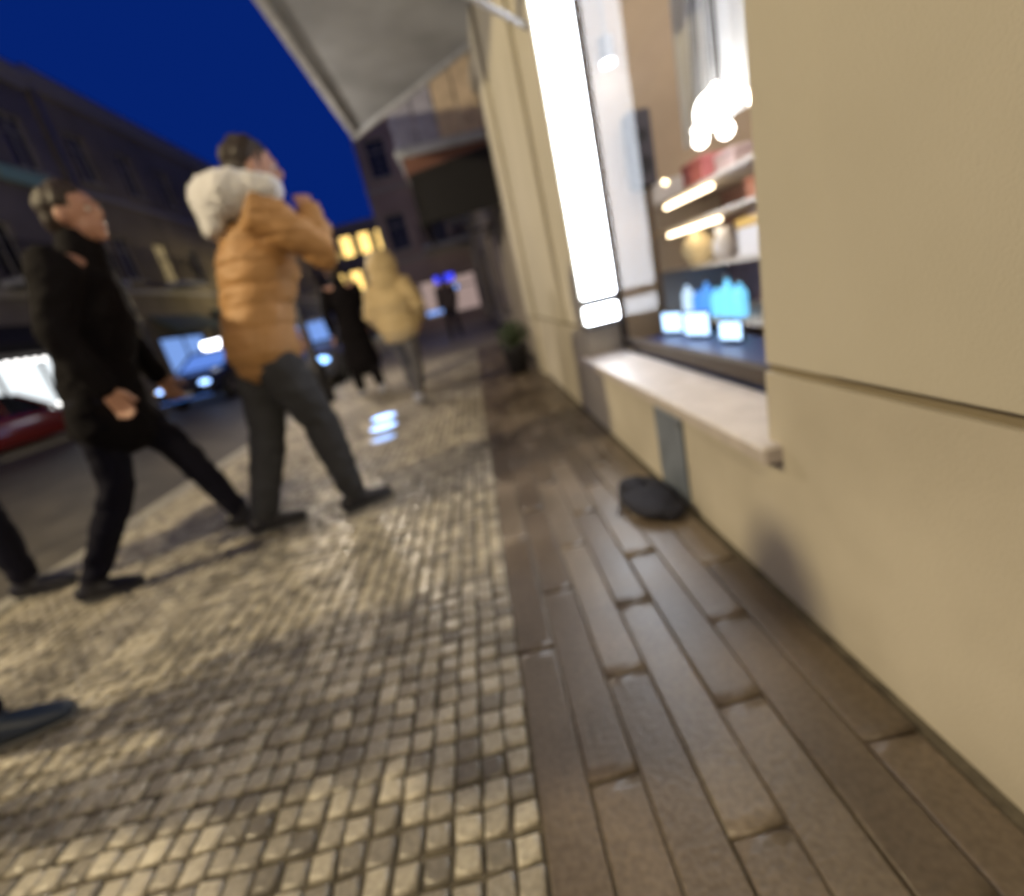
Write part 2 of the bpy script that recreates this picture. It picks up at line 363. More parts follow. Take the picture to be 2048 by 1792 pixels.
# navy plinth in the window
npz = empty('display_plinth', (1.0, 1.9, 0), label='long low navy blue display plinth running behind the window glass', cat='plinth')
link('box', MB().box(-.13, .20, -.88, .86, .061, .40, bev=.004).mesh('box'), mat('navy_cloth', (.02, .03, .10), .8, n_amt=.3), npz)
link('top_board', MB().box(-.14, .21, -.89, .87, .402, .425, bev=.004).mesh('top_board'), mat('navy_board', (.035, .05, .15), .4), npz)
# white curtain panel
cu = MB(); n = 76
for k in range(n):
    y0 = 1.66+k*.0155; y1 = y0+.0155
    x0 = 1.34+.012*math.sin(k*.55); x1 = 1.34+.012*math.sin((k+1)*.55)
    vs = [cu.b.verts.new(c) for c in ((x0, y0, 1.36), (x1, y1, 1.36), (x1, y1, 2.64), (x0, y0, 2.64))]
    ws = [cu.b.verts.new((v.co.x+.004, v.co.y, v.co.z)) for v in vs]
    cu.b.faces.new(vs); cu.b.faces.new(ws[::-1])
    cu.b.faces.new((vs[0], vs[1], ws[1], ws[0])); cu.b.faces.new((vs[2], vs[3], ws[3], ws[2]))
me = cu.mesh('curtain', True); me.transform(Matrix.Translation((-1.34, -2.1, -1.36)))
link('curtain', me, mat('white_curtain', (.58, .59, .62), .8), None, loc=(1.34, 2.1, 1.36), label='pale white hanging curtain behind the lamp in the shop window', cat='curtain')
# dark loudspeaker on the partition
spk = empty('wall_speaker', (1.26, 3.35, 1.28), label='narrow dark loudspeaker mounted on the tan wall inside the shop', cat='speaker')
link('cabinet', MB().box(-.07, .07, -.12, -.001, 0, .42, bev=.008).mesh('cabinet'), mat('charcoal_box', (.05, .045, .06), .6), spk)
for z, r in ((.12, .05), (.28, .035)):
    link('driver', MB().loft([(0, -.121, z), (0, -.128, z), (0, -.115, z)], [r, r*.95, r*.3], n=20, cap=False).mesh('driver'), dark_metal, spk)
# pendant lamp cluster
pd = empty('pendant_lamp', (1.25, 2.36, 1.38), label='cluster lamp of glowing white glass globes hanging behind the shop glass', cat='lamp')
bulb = emis('lamp_globe_white', (1, .95, .86), 9)
for (x, y, z, r) in ((0, 0, .02, .075), (.03, .14, .03, .04), (-.02, -.11, .03, .045), (.05, .05, .10, .035), (-.03, .07, -.07, .035), (.02, -.06, -.08, .035), (.03, .22, .0, .022)):
    b_ = link('globe', MB().ball((x, y, z), r, 18).mesh('globe', True), bulb, pd)
    link('cord', MB().cyl((x, y, z+r), (x*.3, y*.3, 1.27), .004, n=6).mesh('cord'), dark_metal, pd)
link('ceiling_rose', MB().cyl((0, 0, 1.26), (0, 0, 1.279), .09).mesh('ceiling_rose'), grey_metal, pd)
# ceiling spots
def spotlamp(loc, label):
    e = empty('spot_lamp', loc, label=label, cat='spotlight', group='spot lamps inside the shop')
    link('housing', MB().cyl((0, 0, .0), (0, 0, .12), .045).mesh('housing'), grey_metal, e)
    link('lens', MB().cyl((0, 0, -.012), (0, 0, -.001), .038).mesh('lens'), white_led, e)
    link('stem', MB().cyl((0, 0, .121), (0, 0, 2.658-loc[2]), .008).mesh('stem'), grey_metal, e)
spotlamp((1.12, 3.24, 1.97), 'bright spot lamp on a stem beside the tall light panel inside the window')
# goods on the shelves
def bottle(loc, r, h, mt, label, cap=None):
    e = empty('bottle', loc, label=label, cat='bottle', group='blue bottles on the lower display shelf')
    link('bottle_body', MB().lathe([(r*.9, 0), (r, .01), (r, h*.62), (r*.8, h*.72), (r*.35, h*.8), (r*.35, h*.9)], n=18).mesh('bottle_body', True), mt, e)
    link('cap', MB().cyl((0, 0, h*.9), (0, 0, h), r*.42, n=14).mesh('cap'), cap or grey_metal, e)
bl1 = mat('blue_liquid', (.05, .2, .7), .15, emit=(.12, .40, 1), es=.9); bl2 = mat('cyan_liquid', (.1, .45, .8), .15, emit=(.2, .65, 1), es=1.2); bl3 = mat('icy_glass', (.5, .65, .9), .1, emit=(.6, .8, 1), es=1.2)  # emission makes the bottles glow blue, no lamp inside
for k, (y, mt, h, w) in enumerate(((-.12, bl2, .19, 'short cyan'), (.0, bl2, .22, 'tall cyan'), (.12, bl2, .17, 'squat cyan'), (.24, bl1, .21, 'deep blue'), (.36, bl1, .16, 'small deep blue'), (.50, bl3, .2, 'pale icy'))):
    bottle((1.38, 2.60+y, .461), .036, h, mt, '%s bottle on the lowest shelf, number %s from the right end' % (w, ('one', 'two', 'three', 'four', 'five', 'six')[k]))
def box_item(loc, s, mt, label, cat='box', band=None):
    e = empty('gift_box', loc, label=label, cat=cat)
    link('carton', MB().box(-s[0]/2, s[0]/2, -s[1]/2, s[1]/2, 0, s[2]*.75, bev=.004).mesh('carton'), mt, e)
    link('lid', MB().box(-s[0]/2-.004, s[0]/2+.004, -s[1]/2-.004, s[1]/2+.004, s[2]*.752, s[2], bev=.004).mesh('lid'), band or mt, e)
whm = mat('white_card', (.7, .7, .75), .5); yel = mat('yellow_card', (.65, .42, .10), .5); pnk = mat('rose_card', (.5, .16, .17), .5)
bri = emis('small_blue_screen', (.45, .68, 1), 3.0)
box_item((1.40, 2.22, .761), (.16, .28, .17), whm, 'wide white box with a golden yellow lid on the middle shelf', band=yel)
box_item((1.40, 1.96, .761), (.14, .13, .11), whm, 'small plain white box at the right end of the middle shelf')
box_item((1.42, 2.82, 1.161), (.14, .24, .13), pnk, 'rose red carton on the top shelf under the pendant lamp')
box_item((1.42, 2.50, 1.161), (.12, .18, .09), mat('grey_pink_card', (.4, .3, .3), .5), 'greyish pink low carton on the top shelf')
box_item((1.42, 2.20, 1.001), (.12, .26, .09), mat('rust_card', (.42, .16, .09), .5), 'rust orange box on the second shelf from the top')
box_item((1.42, 1.92, .461), (.15, .22, .20), mat('grey_card', (.4, .4, .38), .6), 'grey carton at the right end of the lowest shelf')
e = empty('globe_vase', (1.38, 2.88, .761), label='round cream yellow glass vase on the middle shelf', cat='vase')
link('vase_body', MB().lathe([(.03, 0), (.075, .03), (.098, .085), (.075, .14), (.035, .165), (.04, .185), (.035, .185), (.02, .15)], n=24).mesh('vase_body', True), mat('cream_glass', (.65, .52, .30), .3, emit=(1, .8, .45), es=.25), e)  # slight warm glow put into the vase glass as emission
link('collar', MB().cyl((0, 0, .186), (0, 0, .196), .042).mesh('collar'), mat('brass', (.6, .42, .15), .3, 1), e)
e = empty('pitcher', (1.38, 2.58, .761), label='white rounded ceramic pitcher between the vase and the white box', cat='pitcher')
link('jug', MB().lathe([(.04, 0), (.062, .03), (.066, .08), (.045, .13), (.05, .16), (.045, .16), (.02, .1)], n=24).mesh('jug', True), whm, e)
link('handle', MB().loft([(0, .045, .13), (0, .09, .12), (0, .09, .06), (0, .058, .04)], [.008]*4, n=8).mesh('handle', True), whm, e)
for k, (y, z, w, lab) in enumerate(((.40, .426, .16, 'small glowing blue screen at the left end of the navy plinth'), (.10, .426, .17, 'larger pale blue glowing screen in the middle of the navy plinth'), (-.22, .426, .12, 'narrow bright blue screen toward the right of the navy plinth'))):
    e = empty('tablet_display', (1.07, 2.24+y, z), rz=.25, label=lab, cat='tablet')
    link('screen', MB().box(-.004, .0, -w/2, w/2, .02, .02+w*.62).mesh('screen'), bri, e)
    link('bezel', MB().box(.001, .012, -w/2-.008, w/2+.008, .012, .03+w*.62, bev=.002).mesh('bezel'), dark_metal, e)
    link('foot', MB().box(-.02, .05, -.03, .03, .0, .011).mesh('foot'), dark_metal, e)

# ------------------------------------------------------------------ generic street facades
warm_win = emis('warm_lit_window', (1, .66, .20), 2.6)
cool_win = emis('cool_lit_window', (.72, .88, 1), 2.2)
dim_win = emis('dim_warm_window', (1, .66, .35), .12)
rail_m = dark_metal
def facade(name, label, loc, rz, w, floors, fh, gh, depth, wall_m, nwin, lit=(), shops=(), balcony=(), roof_m=None, parapet=.5, cat='building', win_w=1.0, win_h=1.7):
    b = empty(name, loc, rz, label=label, cat=cat)
    H = gh+floors*fh
    holes = []; wins = []
    for f in range(floors):
        z = gh+f*fh+.55
        for k in range(nwin):
            x = (k+.5)*w/nwin
            holes.append((x-win_w/2, x+win_w/2, z, z+win_h)); wins.append((f, k, x, z))
    for s in shops: holes.append((s[0], s[1], s[2], s[3]))
    holes_wall(0, w, -.3, H, holes, 0, .3, 'y').build('wall', wall_m, b)
    MB().box(0, w, .6, depth, -.3, H).build('inner_block', mat('dark_room', (.02, .018, .016), .9), b)
    MB().box(-.1, w+.1, -.28, .32, H+.002, H+.25).box(-.05, w+.05, -.16, -.002, H-.28, H).build('cornice', frame_m, b)
    roof = MB(); roof.prism([(-.1, H+.252), (w+.1, H+.252), (w+.1, H+.30), (-.1, H+.30)], -.28, depth)
    v = roof.b.verts
    roof.build('roof', roof_m or mat('dark_tile', (.06, .035, .03), .8, n_amt=.3), b)
    t = MB(); t.prism([(0, 0), (w, 0), (w, .01), (0, .01)], 0, .01); t.b.free()
    for (f, k, x, z) in wins:
        mb = MB()
        a, c = x-win_w/2, x+win_w/2
        mb.box(a+.002, a+.07, .10, .16, z+.002, z+win_h-.002).box(c-.07, c-.002, .10, .16, z+.002, z+win_h-.002)
        mb.box(a+.07, c-.07, .10, .16, z+.002, z+.07).box(a+.07, c-.07, .10, .16, z+win_h-.07, z+win_h-.002).box(x-.025, x+.025, .10, .15, z+.07, z+win_h-.07)
        mb.box(a+.07, c-.07, .105, .145, z+win_h*.68, z+win_h*.68+.04)
        fr_ = mb.build('window', frame_m, b)
        pm = glass_dark
        if (f, k) in lit: pm = warm_win if len(lit) > 1 else emis('soft_warm_window', (1, .75, .35), .35)
        MB().box(a+.07, c-.07, .165, .175, z+.07, z+win_h-.07).build('pane', pm, fr_)
        MB().box(a-.12, c+.12, -.10, -.002, z-.10, z-.02, bev=.01).build('window_sill', frame_m, fr_)
        if (f, k) in balcony:
            bs = MB().box(a-.35, c+.35, -.85, -.002, z-.28, z-.12, bev=.015).build('balcony', concrete, b)
            rl = MB().box(a-.33, c+.33, -.83, -.80, z+.85, z+.89)
            for q in range(int((win_w+.66)/.11)+1): rl.box(a-.33+q*.11, a-.33+q*.11+.016, -.825, -.805, z-.118, z+.849)
            for sx in (a-.33, c+.31):
                rl.box(sx, sx+.02, -.79, -.01, z+.85, z+.89)
                for q in range(6): rl.box(sx, sx+.016, -.7+q*.12, -.685+q*.12, z-.118, z+.849)
            rl.build('railing', rail_m, bs)
    for s in shops:
        a, c, z0, z1, pm = s[:5]
        mb = MB(); mb.box(a+.002, a+.08, .08, .16, z0+.002, z1-.002).box(c-.08, c-.002, .08, .16, z0+.002, z1-.002).box(a+.08, c-.08, .08, .16, z1-.08, z1-.002).box(a+.08, c-.08, .08, .16, z0+.002, z0+.08)
        nm = max(1, int((c-a)/1.3))
        for q in range(1, nm): xx = a+(c-a)*q/nm; mb.box(xx-.03, xx+.03, .08, .15, z0+.08, z1-.08)
        fr_ = mb.build('shop_window', dark_metal, b)
        MB().box(a+.08, c-.08, .165, .175, z0+.08, z1-.08).build('pane', pm, fr_)
        if len(s) > 5 and s[5]:
            MB().prism([(a-.1, 0), (c+.1, 0), (c+.1, .01), (a-.1, .01)], 0, .01).b.free()
            me = MB(); 
            vs = [me.b.verts.new(p) for p in ((a-.15, -.002, z1+.9), (c+.15, -.002, z1+.9), (c+.15, -1.1, z1+.25), (a-.15, -1.1, z1+.25),
                                              (a-.15, -.002, z1+.86), (c+.15, -.002, z1+.86), (c+.15, -1.08, z1-.02), (a-.15, -1.08, z1-.02))]
            for q in ((0, 1, 2, 3), (7, 6, 5, 4), (3, 2, 6, 7), (0, 3, 7, 4), (2, 1, 5, 6), (1, 0, 4, 5)): me.b.faces.new([vs[i] for i in q])
            me.build('awning', s[5], b)
    # string courses
    for f in range(floors): MB().box(-.02, w+.02, -.07, -.002, gh+f*fh-.02, gh+f*fh+.16, bev=.01).build('string_course', frame_m, b)
    MB().box(.08, .18, -.11, -.002, 0, H-.3, bev=.02).build('downpipe', grey_metal, b)
    return b
w_dk = mat('grey_brown_render', (.17, .155, .145), .85, n_amt=.2, n_scale=.8, bump=.2, b_scale=12)
w_dk2 = mat('dull_ochre_render', (.24, .205, .13), .85, n_amt=.2, n_scale=.8, bump=.2, b_scale=12)
w_pk = mat('dusty_pink_render', (.36, .28, .26), .85, n_amt=.2, n_scale=.8, bump=.2, b_scale=12)
black_aw = mat('black_awning', (.008, .008, .011), .8); tealm = mat('teal_awning', (.10, .14, .13), .8)
show_w = emis('white_shop_glow', (.90, .97, 1), 1.15)
R90 = PI/2
# left row: front faces +x (local -y -> +x): rz = +90deg ; local x runs along +y
facade('street_building', 'dark grey brown building with black awning over a bright white shop window', (-13, 5, 0), R90, 15.2, 2, 3.6, 4.0, 8, w_dk, 6,
       shops=((7.6, 12.1, .72, 2.30, show_w, black_aw), (12.6, 14.4, .1, 2.4, dim_win, None), (1.5, 5.5, .72, 2.25, dim_win, black_aw)), balcony=((0, 4), (0, 5), (1, 3)))
bulb_m = emis('flicker_bulb', (1, .98, .95), 5)
bme = MB().ball((0, 0, 0), .055, 10).mesh('bulb', True); bme.materials.append(bulb_m)
ms = empty('added_bulb_string', (-12.9, 12, 1.5), label='added white bulbs drawing flicker dots round the bright shop window behind the maroon car', cat='flicker dots')  # bulbs added to draw the dots left by a flickering light
for zz in (-.70, .66):
    link('rail', MB().box(-.03, 0, .4, 5.1, zz-.02, zz+.02).mesh('rail'), dark_metal, ms)
    for k in range(16): link('bulb', bme, None, ms, loc=(.05, .5+k*.3, zz))
facade('street_building', 'middle ochre building across the street with a dim yellowish first floor', (-13, 20.4, 0), R90, 13, 2, 3.6, 4.2, 8, w_dk2, 5, lit=((0, 1),),
       shops=((1, 4.6, .5, 2.4, emis('blue_shop', (.25, .45, 1), .8), tealm), (6, 9, .5, 2.6, dim_win, tealm), (10, 12, .1, 2.6, dim_win, None)), balcony=((0, 1), (0, 3)))
facade('street_building', 'farthest grey building on the left side of the street', (-13, 33.6, 0), R90, 13, 2, 3.4, 4.0, 8, w_dk, 5,
       shops=((1, 4.6, .5, 2.6, warm_win, tealm), (6, 9, .5, 2.6, dim_win, None)))
# end of the street
facade('street_building', 'low building at the end of the street with a row of yellow lit windows', (-15.5, 47.5, 0), 0, 10.0, 2, 3.0, 3.6, 6, w_dk, 6, lit=((0, 2), (0, 3), (0, 4), (0, 5), (1, 2), (1, 3), (1, 4), (1, 5)),
       shops=((2, 5, .6, 2.6, cool_win, None), (6, 9, .6, 2.6, cool_win, None)), win_w=1.1, win_h=1.8)
facade('street_building', 'dusty pink building closing the street behind the walkers', (-3.6, 26, 0), 0, 9.5, 2, 3.3, 3.5, 8, w_pk, 5, lit=(), shops=((1.2, 4.2, .5, 2.4, emis('pink_shop', (1, .72, .66), .33), None), (5, 8.5, .5, 2.4, emis('pink_shop2', (1, .7, .6), .22), black_aw)), balcony=((0, 1), (0, 2), (1, 1), (1, 3)))
# next building on the right with awning and bay window
facade('street_building', 'grey building beyond the cream one with balconies over the pavement', (.75, 25.8, 0), -R90, 20.3, 2, 3.3, 3.4, 6, mat('warm_grey_render', (.30, .265, .22), .85, n_amt=.15, n_scale=1, bump=.2), 7, lit=(),
       shops=((2, 5, .4, 2.3, dim_win, None), (8, 11, .4, 2.3, dim_win, None), (13, 16, .4, 2.3, emis('pink_shop', (1, .72, .66), .33), None)), balcony=((0, 0), (0, 2), (0, 3), (1, 2), (1, 4), (1, 5)))
da = empty('dark_awning', (.75, 8.3, 1.95), label='large dark box awning jutting over the pavement below the bay window', cat='awning')
link('canopy_cloth', MB().prism([(0, .80), (-1.15, .66), (-1.15, 0), (-1.10, 0), (-1.10, .60), (0, .74)], -1.1, 1.1).mesh('canopy_cloth'), black_aw, da)
link('side_cloth', MB().prism([(0, .74), (-1.10, .60), (-1.10, 0.05), (0, .05)], -1.09, -1.07).mesh('side_cloth'), black_aw, da)
for y in (-1.0, 1.0): link('arm', MB().cyl((-.01, y, .1), (-1.08, y, .04), .02, n=8).mesh('arm'), dark_metal, da)
bw = empty('bay_window', (.75, 8.6, 2.98), label='enclosed bay window with pale bluish and tan panels above the dark awning', cat='bay window')
link('base', MB().box(-1.25, -.002, -1.3, 1.3, -.12, 0, bev=.02).mesh('base'), concrete, bw)
tanp = mat('tan_panel', (.50, .41, .32), .7, n_amt=.15); blp = mat('bluish_panel', (.30, .31, .42), .5, n_amt=.2)
for k in range(4):
    x0 = -1.2+k*.3
    link('panel', MB().box(x0+.01, x0+.29, -1.28, -1.25, .002, 1.25, bev=.006).mesh('panel'), tanp if k > 1 else blp, bw)
for k in range(8):
    y0 = -1.24+k*.31
    link('panel', MB().box(-1.22, -1.19, y0+.01, y0+.30, .002, 1.25, bev=.006).mesh('panel'), blp, bw)
link('roof', MB().box(-1.3, -.002, -1.35, 1.35, 1.252, 1.36, bev=.02).mesh('roof'), dark_metal, bw)
link('fascia', MB().box(-1.18, -.01, -1.24, -1.20, -.4, -.125).mesh('fascia'), mat('rust_fascia', (.16, .07, .05), .7), bw)
# blue illuminated signs
def sign(loc, size, em, label, grp='blue lit signs far along the pavement'):
    e = empty('projecting_sign', loc, label=label, cat='sign', group=grp)
    link('light_box', MB().box(-size[0]/2, size[0]/2, -.06, .06, -size[1]/2, size[1]/2, bev=.01).mesh('light_box'), em, e)
    link('housing', MB().box(-size[0]/2-.03, size[0]/2+.03, .062, .12, -size[1]/2-.03, size[1]/2+.03, bev=.01).mesh('housing'), dark_metal, e)
    link('bracket', MB().box(size[0]/2+.031, size[0]/2+.5, .07, .10, -.02, .02).mesh('bracket'), dark_metal, e)
sign((-.62, 16.0, 1.75), (.62, .19), emis('deep_blue_neon', (.02, .04, 1), 1.6), 'deep blue glowing sign bar, uppermost of the three far signs')
sign((-.52, 16.1, 1.43), (.55, .13), emis('sky_blue_neon', (.12, .36, 1), 1.2), 'light blue glowing sign bar just below the deep blue one')
sign((-1.15, 16.0, .80), (.55, .12), emis('pale_blue_neon', (.22, .42, 1), 1.2), 'pale blue glowing sign bar, lowest of the three far signs')
e = empty('sign_board', (-12.9, 17.5, 7.75), rz=0, label='faint pale teal sign board high on the dark building at left', cat='sign')
link('board', MB().box(0, .06, -.2, 2.6, -.22, .22, bev=.01).mesh('board'), mat('teal_sign', (.20, .30, .27), .5, emit=(.3, .6, .5), es=.03), e)
for y in (.1, 2.3): link('bracket', MB().box(-.099, -.001, y, y+.05, -.05, .05).mesh('bracket'), dark_metal, e)
# planter
pt = empty('potted_shrub', (.36, 5.25, 0), label='small leafy shrub in a dark pot at the far corner of the cream building', cat='plant')
link('pot', MB().lathe([(.10, .004), (.14, .26), (.155, .28), (.155, .30), (.13, .30), (.12, .24)], n=20).mesh('pot', True), mat('dark_pot', (.015, .015, .022), .6), pt)
link('trunk', MB().loft([(0, 0, .2), (.01, 0, .32), (-.01, .01, .42)], [.014, .011, .006], n=8).mesh('trunk', True), mat('bark', (.08, .05, .03), .9), pt)
lf = MB(); rr_ = random.Random(5)
for k in range(420):
    d = Vector((rr_.gauss(0, 1), rr_.gauss(0, 1), rr_.gauss(0, 1))).normalized()*rr_.uniform(.05, .19)
    c = Vector((0, 0, .43))+Vector((d.x, d.y, d.z*.8)); t_ = Vector((rr_.gauss(0, 1), rr_.gauss(0, 1), rr_.gauss(0, .6))).normalized(); s_ = t_.orthogonal().normalized(); L_ = rr_.uniform(.025, .045)
    a = [c-t_*L_, c+s_*L_*.35, c+t_*L_, c-s_*L_*.35]; lf.b.faces.new([lf.b.verts.new(p) for p in a])
link('foliage', lf.mesh('foliage'), mat('shrub_leaf', (.04, .065, .025), .6, n_amt=.4, n_scale=20), pt)

# ------------------------------------------------------------------ cars
tyre_m = mat('tyre_rubber', (.015, .015, .015), .85); rim_m = mat('alloy', (.35, .35, .37), .3, .9)
def car(loc, rz, paint, label, lights, roof_sign=False, screen=None, L=4.2, W=1.76, H=1.46, cat='car', tail=None):
    c = empty('parked_car', (loc[0], loc[1], loc[2]), rz, label=label, cat=cat)
    # length along local y, front at -y
    st = [(-L/2, .55, .40, .58), (-L/2+.10, .80, .26, .70), (-L/2+.5, .86, .20, .80), (-L/2+1.15, .88, .18, .92), (-.1, .88, .18, .95), (L/2-1.0, .88, .18, .97), (L/2-.35, .86, .22, .95), (L/2-.06, .80, .30, .88), (L/2, .70, .40, .70)]
    mb = MB(); rings = []
    for (y, hw, zl, zh) in st:
        hw *= W/1.76
        prof = [(0, zl), (hw*.85, zl), (hw*.98, zl+.10), (hw, (zl+zh)/2), (hw*.97, zh-.09), (hw*.86, zh-.015), (hw*.5, zh+.012), (0, zh+.018)]
        prof = prof + [(-x, z) for x, z in prof[-2:0:-1]]
        rings.append([mb.b.verts.new((x, y, z)) for x, z in prof])
    for A, B in zip(rings, rings[1:]):
        for k in range(len(A)): mb.b.faces.new((A[k], A[(k+1) % len(A)], B[(k+1) % len(A)], B[k]))
    mb.b.faces.new(rings[0]); mb.b.faces.new(rings[-1])
    bd = mb.build('body', paint, c, smooth=True)
    sm = bd.modifiers.new('sub', 'SUBSURF'); sm.levels = 1; sm.render_levels = 2
    # cabin: glass house + roof
    cs = [(-L/2+1.05, .92, .76, .80), (-L/2+1.75, 1.38, .66, .70), (.1, H-.02, .64, .68), (L/2-1.1, H-.06, .63, .68), (L/2-.35, .96, .70, .78)]
    k_ = W/1.76
    mb = MB(); R = []
    for (y, z, hwt, hwb) in cs: R.append([mb.b.verts.new((sx*q*k_, y, zz)) for sx, q, zz in ((-1, hwb+.04, .90), (-1, hwt, z-.03), (1, hwt, z-.03), (1, hwb+.04, .90))])
    for A, B in zip(R, R[1:]):
        for k in range(4): mb.b.faces.new((A[k], A[(k+1) % 4], B[(k+1) % 4], B[k]))
    mb.b.faces.new(R[0]); mb.b.faces.new(R[-1])
    mb.build('side_glass', glass_dark, c)
    mb = MB(); rr = cs[1:4]
    v = []
    for (y, z, hwt, _) in rr: v.append([(-(hwt+.02)*k_, y, z-.035), (-(hwt-.1)*k_, y, z+.02), ((hwt-.1)*k_, y, z+.02), ((hwt+.02)*k_, y, z-.035)])
    vv = [[mb.b.verts.new(p) for p in q] for q in v]
    for A, B in zip(vv, vv[1:]):
        for k in range(3): mb.b.faces.new((A[k], A[k+1], B[k+1], B[k]))
        mb.b.faces.new((A[3], A[0], B[0], B[3]))
    mb.b.faces.new(vv[0][::-1]); mb.b.faces.new(vv[-1]); mb.build('roof', paint, c)
    # pillars
    for sx in (-1, 1):
        for (A, B) in ((cs[0], cs[1]), (cs[3], cs[4])):
            MB().cyl((sx*(A[3])*k_, A[0], A[1] if A[1] < 1 else A[1]-.03), (sx*B[2]*k_, B[0], B[1]-.02), .035, n=8).build('pillar', paint, c)
        MB().cyl((sx*.70*k_, .15, .93), (sx*.655*k_, .2, H-.05), .03, n=8).build('pillar', paint, c)
        MB().ball((sx*(.93*k_), -L/2+1.45, 1.0), (.09, .05, .06), 12).build('mirror', paint, c, smooth=True)
        h = MB().ball((sx*.62*k_, -L/2+.12, .60), (.16, .10, .065), 16).build('headlight', lights, c, smooth=True)
        MB().ball((sx*.66*k_, L/2-.07, .74), (.11, .06, .08), 12).build('tail_light', tail or mat('red_lens', (.2, .01, .01), .3), c, smooth=True)
        for y in (-L/2+.82, L/2-.78):
            w = MB().loft([(sx*.70*k_, y, .31), (sx*.72*k_, y, .31), (sx*.88*k_, y, .31), (sx*.90*k_, y, .31)], [.27, .31, .31, .27], n=28, cap=False).build('wheel', tyre_m, c)
            rm = MB().cyl((sx*.88*k_, y, .31), (sx*.905*k_, y, .31), .19, .17, n=20)
            rm.build('rim', rim_m, w)
    ws = MB(); a = cs[0]; b2 = cs[1]
    p = [(-.68*k_, a[0]-.02, .955), (.68*k_, a[0]-.02, .955), (.60*k_, b2[0]-.03, b2[1]-.05), (-.60*k_, b2[0]-.03, b2[1]-.05)]
    vv = [ws.b.verts.new(q) for q in p]+[ws.b.verts.new((q[0], q[1]+.012, q[2]-.012)) for q in p]
    for q in ((0, 1, 2, 3), (7, 6, 5, 4), (0, 4, 5, 1), (1, 5, 6, 2), (2, 6, 7, 3), (3, 7, 4, 0)): ws.b.faces.new([vv[i] for i in q])
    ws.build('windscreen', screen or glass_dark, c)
    MB().box(-.42, .42, -L/2-.012, -L/2+.05, .44, .56, bev=.01).build('grille', dark_metal, c)
    MB().box(-.26, .26, -L/2-.03, -L/2-.014, .34, .43).build('number_plate', mat('plate_white', (.6, .6, .6), .5), c)
    MB().box(-.80*k_, .80*k_, -L/2+.0, -L/2+.10, .27, .37, bev=.02).build('bumper', dark_metal, c)
    return c
mar = mat('maroon_paint', (.17, .018, .012), .25, coat=1, n_amt=.05); nav = mat('navy_paint', (.012, .016, .04), .25, coat=1); gry = mat('silver_grey_paint', (.06, .065, .08), .3, coat=1)
led_blue = emis('blue_white_headlight', (.30, .52, 1), 4.5)
car((-11.7, 11.7, -.12), PI, mar, 'maroon car parked nose out below the bright white shop window', mat('clear_lens', (.4, .3, .2), .2))
tx = car((-7.75, 15.2, -.12), -.12, nav, 'dark navy taxi with a glowing white roof light and blue headlights', led_blue, screen=mat('blue_reflection_screen', (.05, .1, .3), .15, emit=(.16, .34, 1), es=.75))  # blue reflection put into the taxi windscreen as emission
link('roof_sign', MB().box(-.42, .42, -.08, .08, 1.46, 1.64, bev=.04).mesh('roof_sign'), emis('roof_sign_white', (.92, .93, 1), 9), tx)
link('indicator', MB().ball((-.80, -1.92, .60), (.07, .05, .03), 10).mesh('indicator', True), emis('amber', (1, .55, .05), 3), tx)
link('sill_light', MB().box(-.75, .75, -2.09, -2.05, .27, .29).mesh('sill_light'), emis('blue_strip', (.1, .3, 1), 1.6), tx)
car((-3.55, 10.9, -.12), .02, gry, 'dark grey car with pale blue headlights parked at the kerb behind the walkers', emis('pale_blue_headlight', (.25, .5, 1), 5), screen=mat('faint_blue_gleam_screen', (.05, .1, .3), .15, emit=(.25, .45, 1), es=.7))  # windscreen emission paints a blue gleam on the glass
car((-6.3, 24.0, -.12), 0, gry, 'small distant car with white headlights down the street', emis('white_headlight', (.75, .8, 1), 5))

# ------------------------------------------------------------------ street lamps
def street_lamp(loc, rz, h, power, col, label, arm=1.0, rad=.12):
    e = empty('street_lamp', loc, rz, label=label, cat='street lamp', group='street lamps')
    link('post', MB().lathe([(.11, 0), (.11, .5), (.06, .6), (.045, h)], n=14).mesh('post', True), dark_metal, e)
    link('arm', MB().loft([(0, 0, h-.05), (arm*.5, 0, h+.18), (arm, 0, h+.15)], [.03, .026, .024], n=8).mesh('arm', True), dark_metal, e)
    link('lamp_head', MB().lathe([(.05, .30), (.2, .18), (.24, .12), (.22, .12), (.19, .16)], c=(arm, 0, h-.10), n=18).mesh('lamp_head', True), dark_metal, e)
    link('lamp_glass', MB().lathe([(.19, .115), (.14, .05), (.05, .02)], c=(arm, 0, h-.10), n=18).mesh('lamp_glass', True), emis('lamp_glow', col, 2), e)
    l = bpy.data.lights.new('lamp_light', 'POINT'); l.energy = power; l.color = col; l.shadow_soft_size = rad
    o = bpy.data.objects.new('lamp_light', l); COL.objects.link(o); o.parent = e; o.location = (arm, 0, h-.12)
YL = (1, .81, .47)
street_lamp((-8.2+5.2, 2.0, 0), PI, 4.7, 0, YL, 'x') if False else None
street_lamp((-6.2, 1.0, -.1), 0, 4.6, 1500, YL, 'warm street lamp post left of the walkers', arm=1.0)
street_lamp((-2.3, -3.2, 0), 0, 4.2, 620, YL, 'added warm fill lamp post behind the camera', arm=.8)  # added fill lamp, out of view behind the camera
street_lamp((-11.0, 27.5, 0), 0, 4.6, 260, YL, 'added warm background lamp post on the far pavement', arm=1.0)  # lamp added to give the background some light
street_lamp((-2.25, 6.7, 0), PI, 2.62, 360, (.95, .82, .66), 'added lamp post at the kerb hidden behind the mustard jacket walker, lighting the bay', arm=.22)  # added lamp, hidden by the walker, to light the bay window
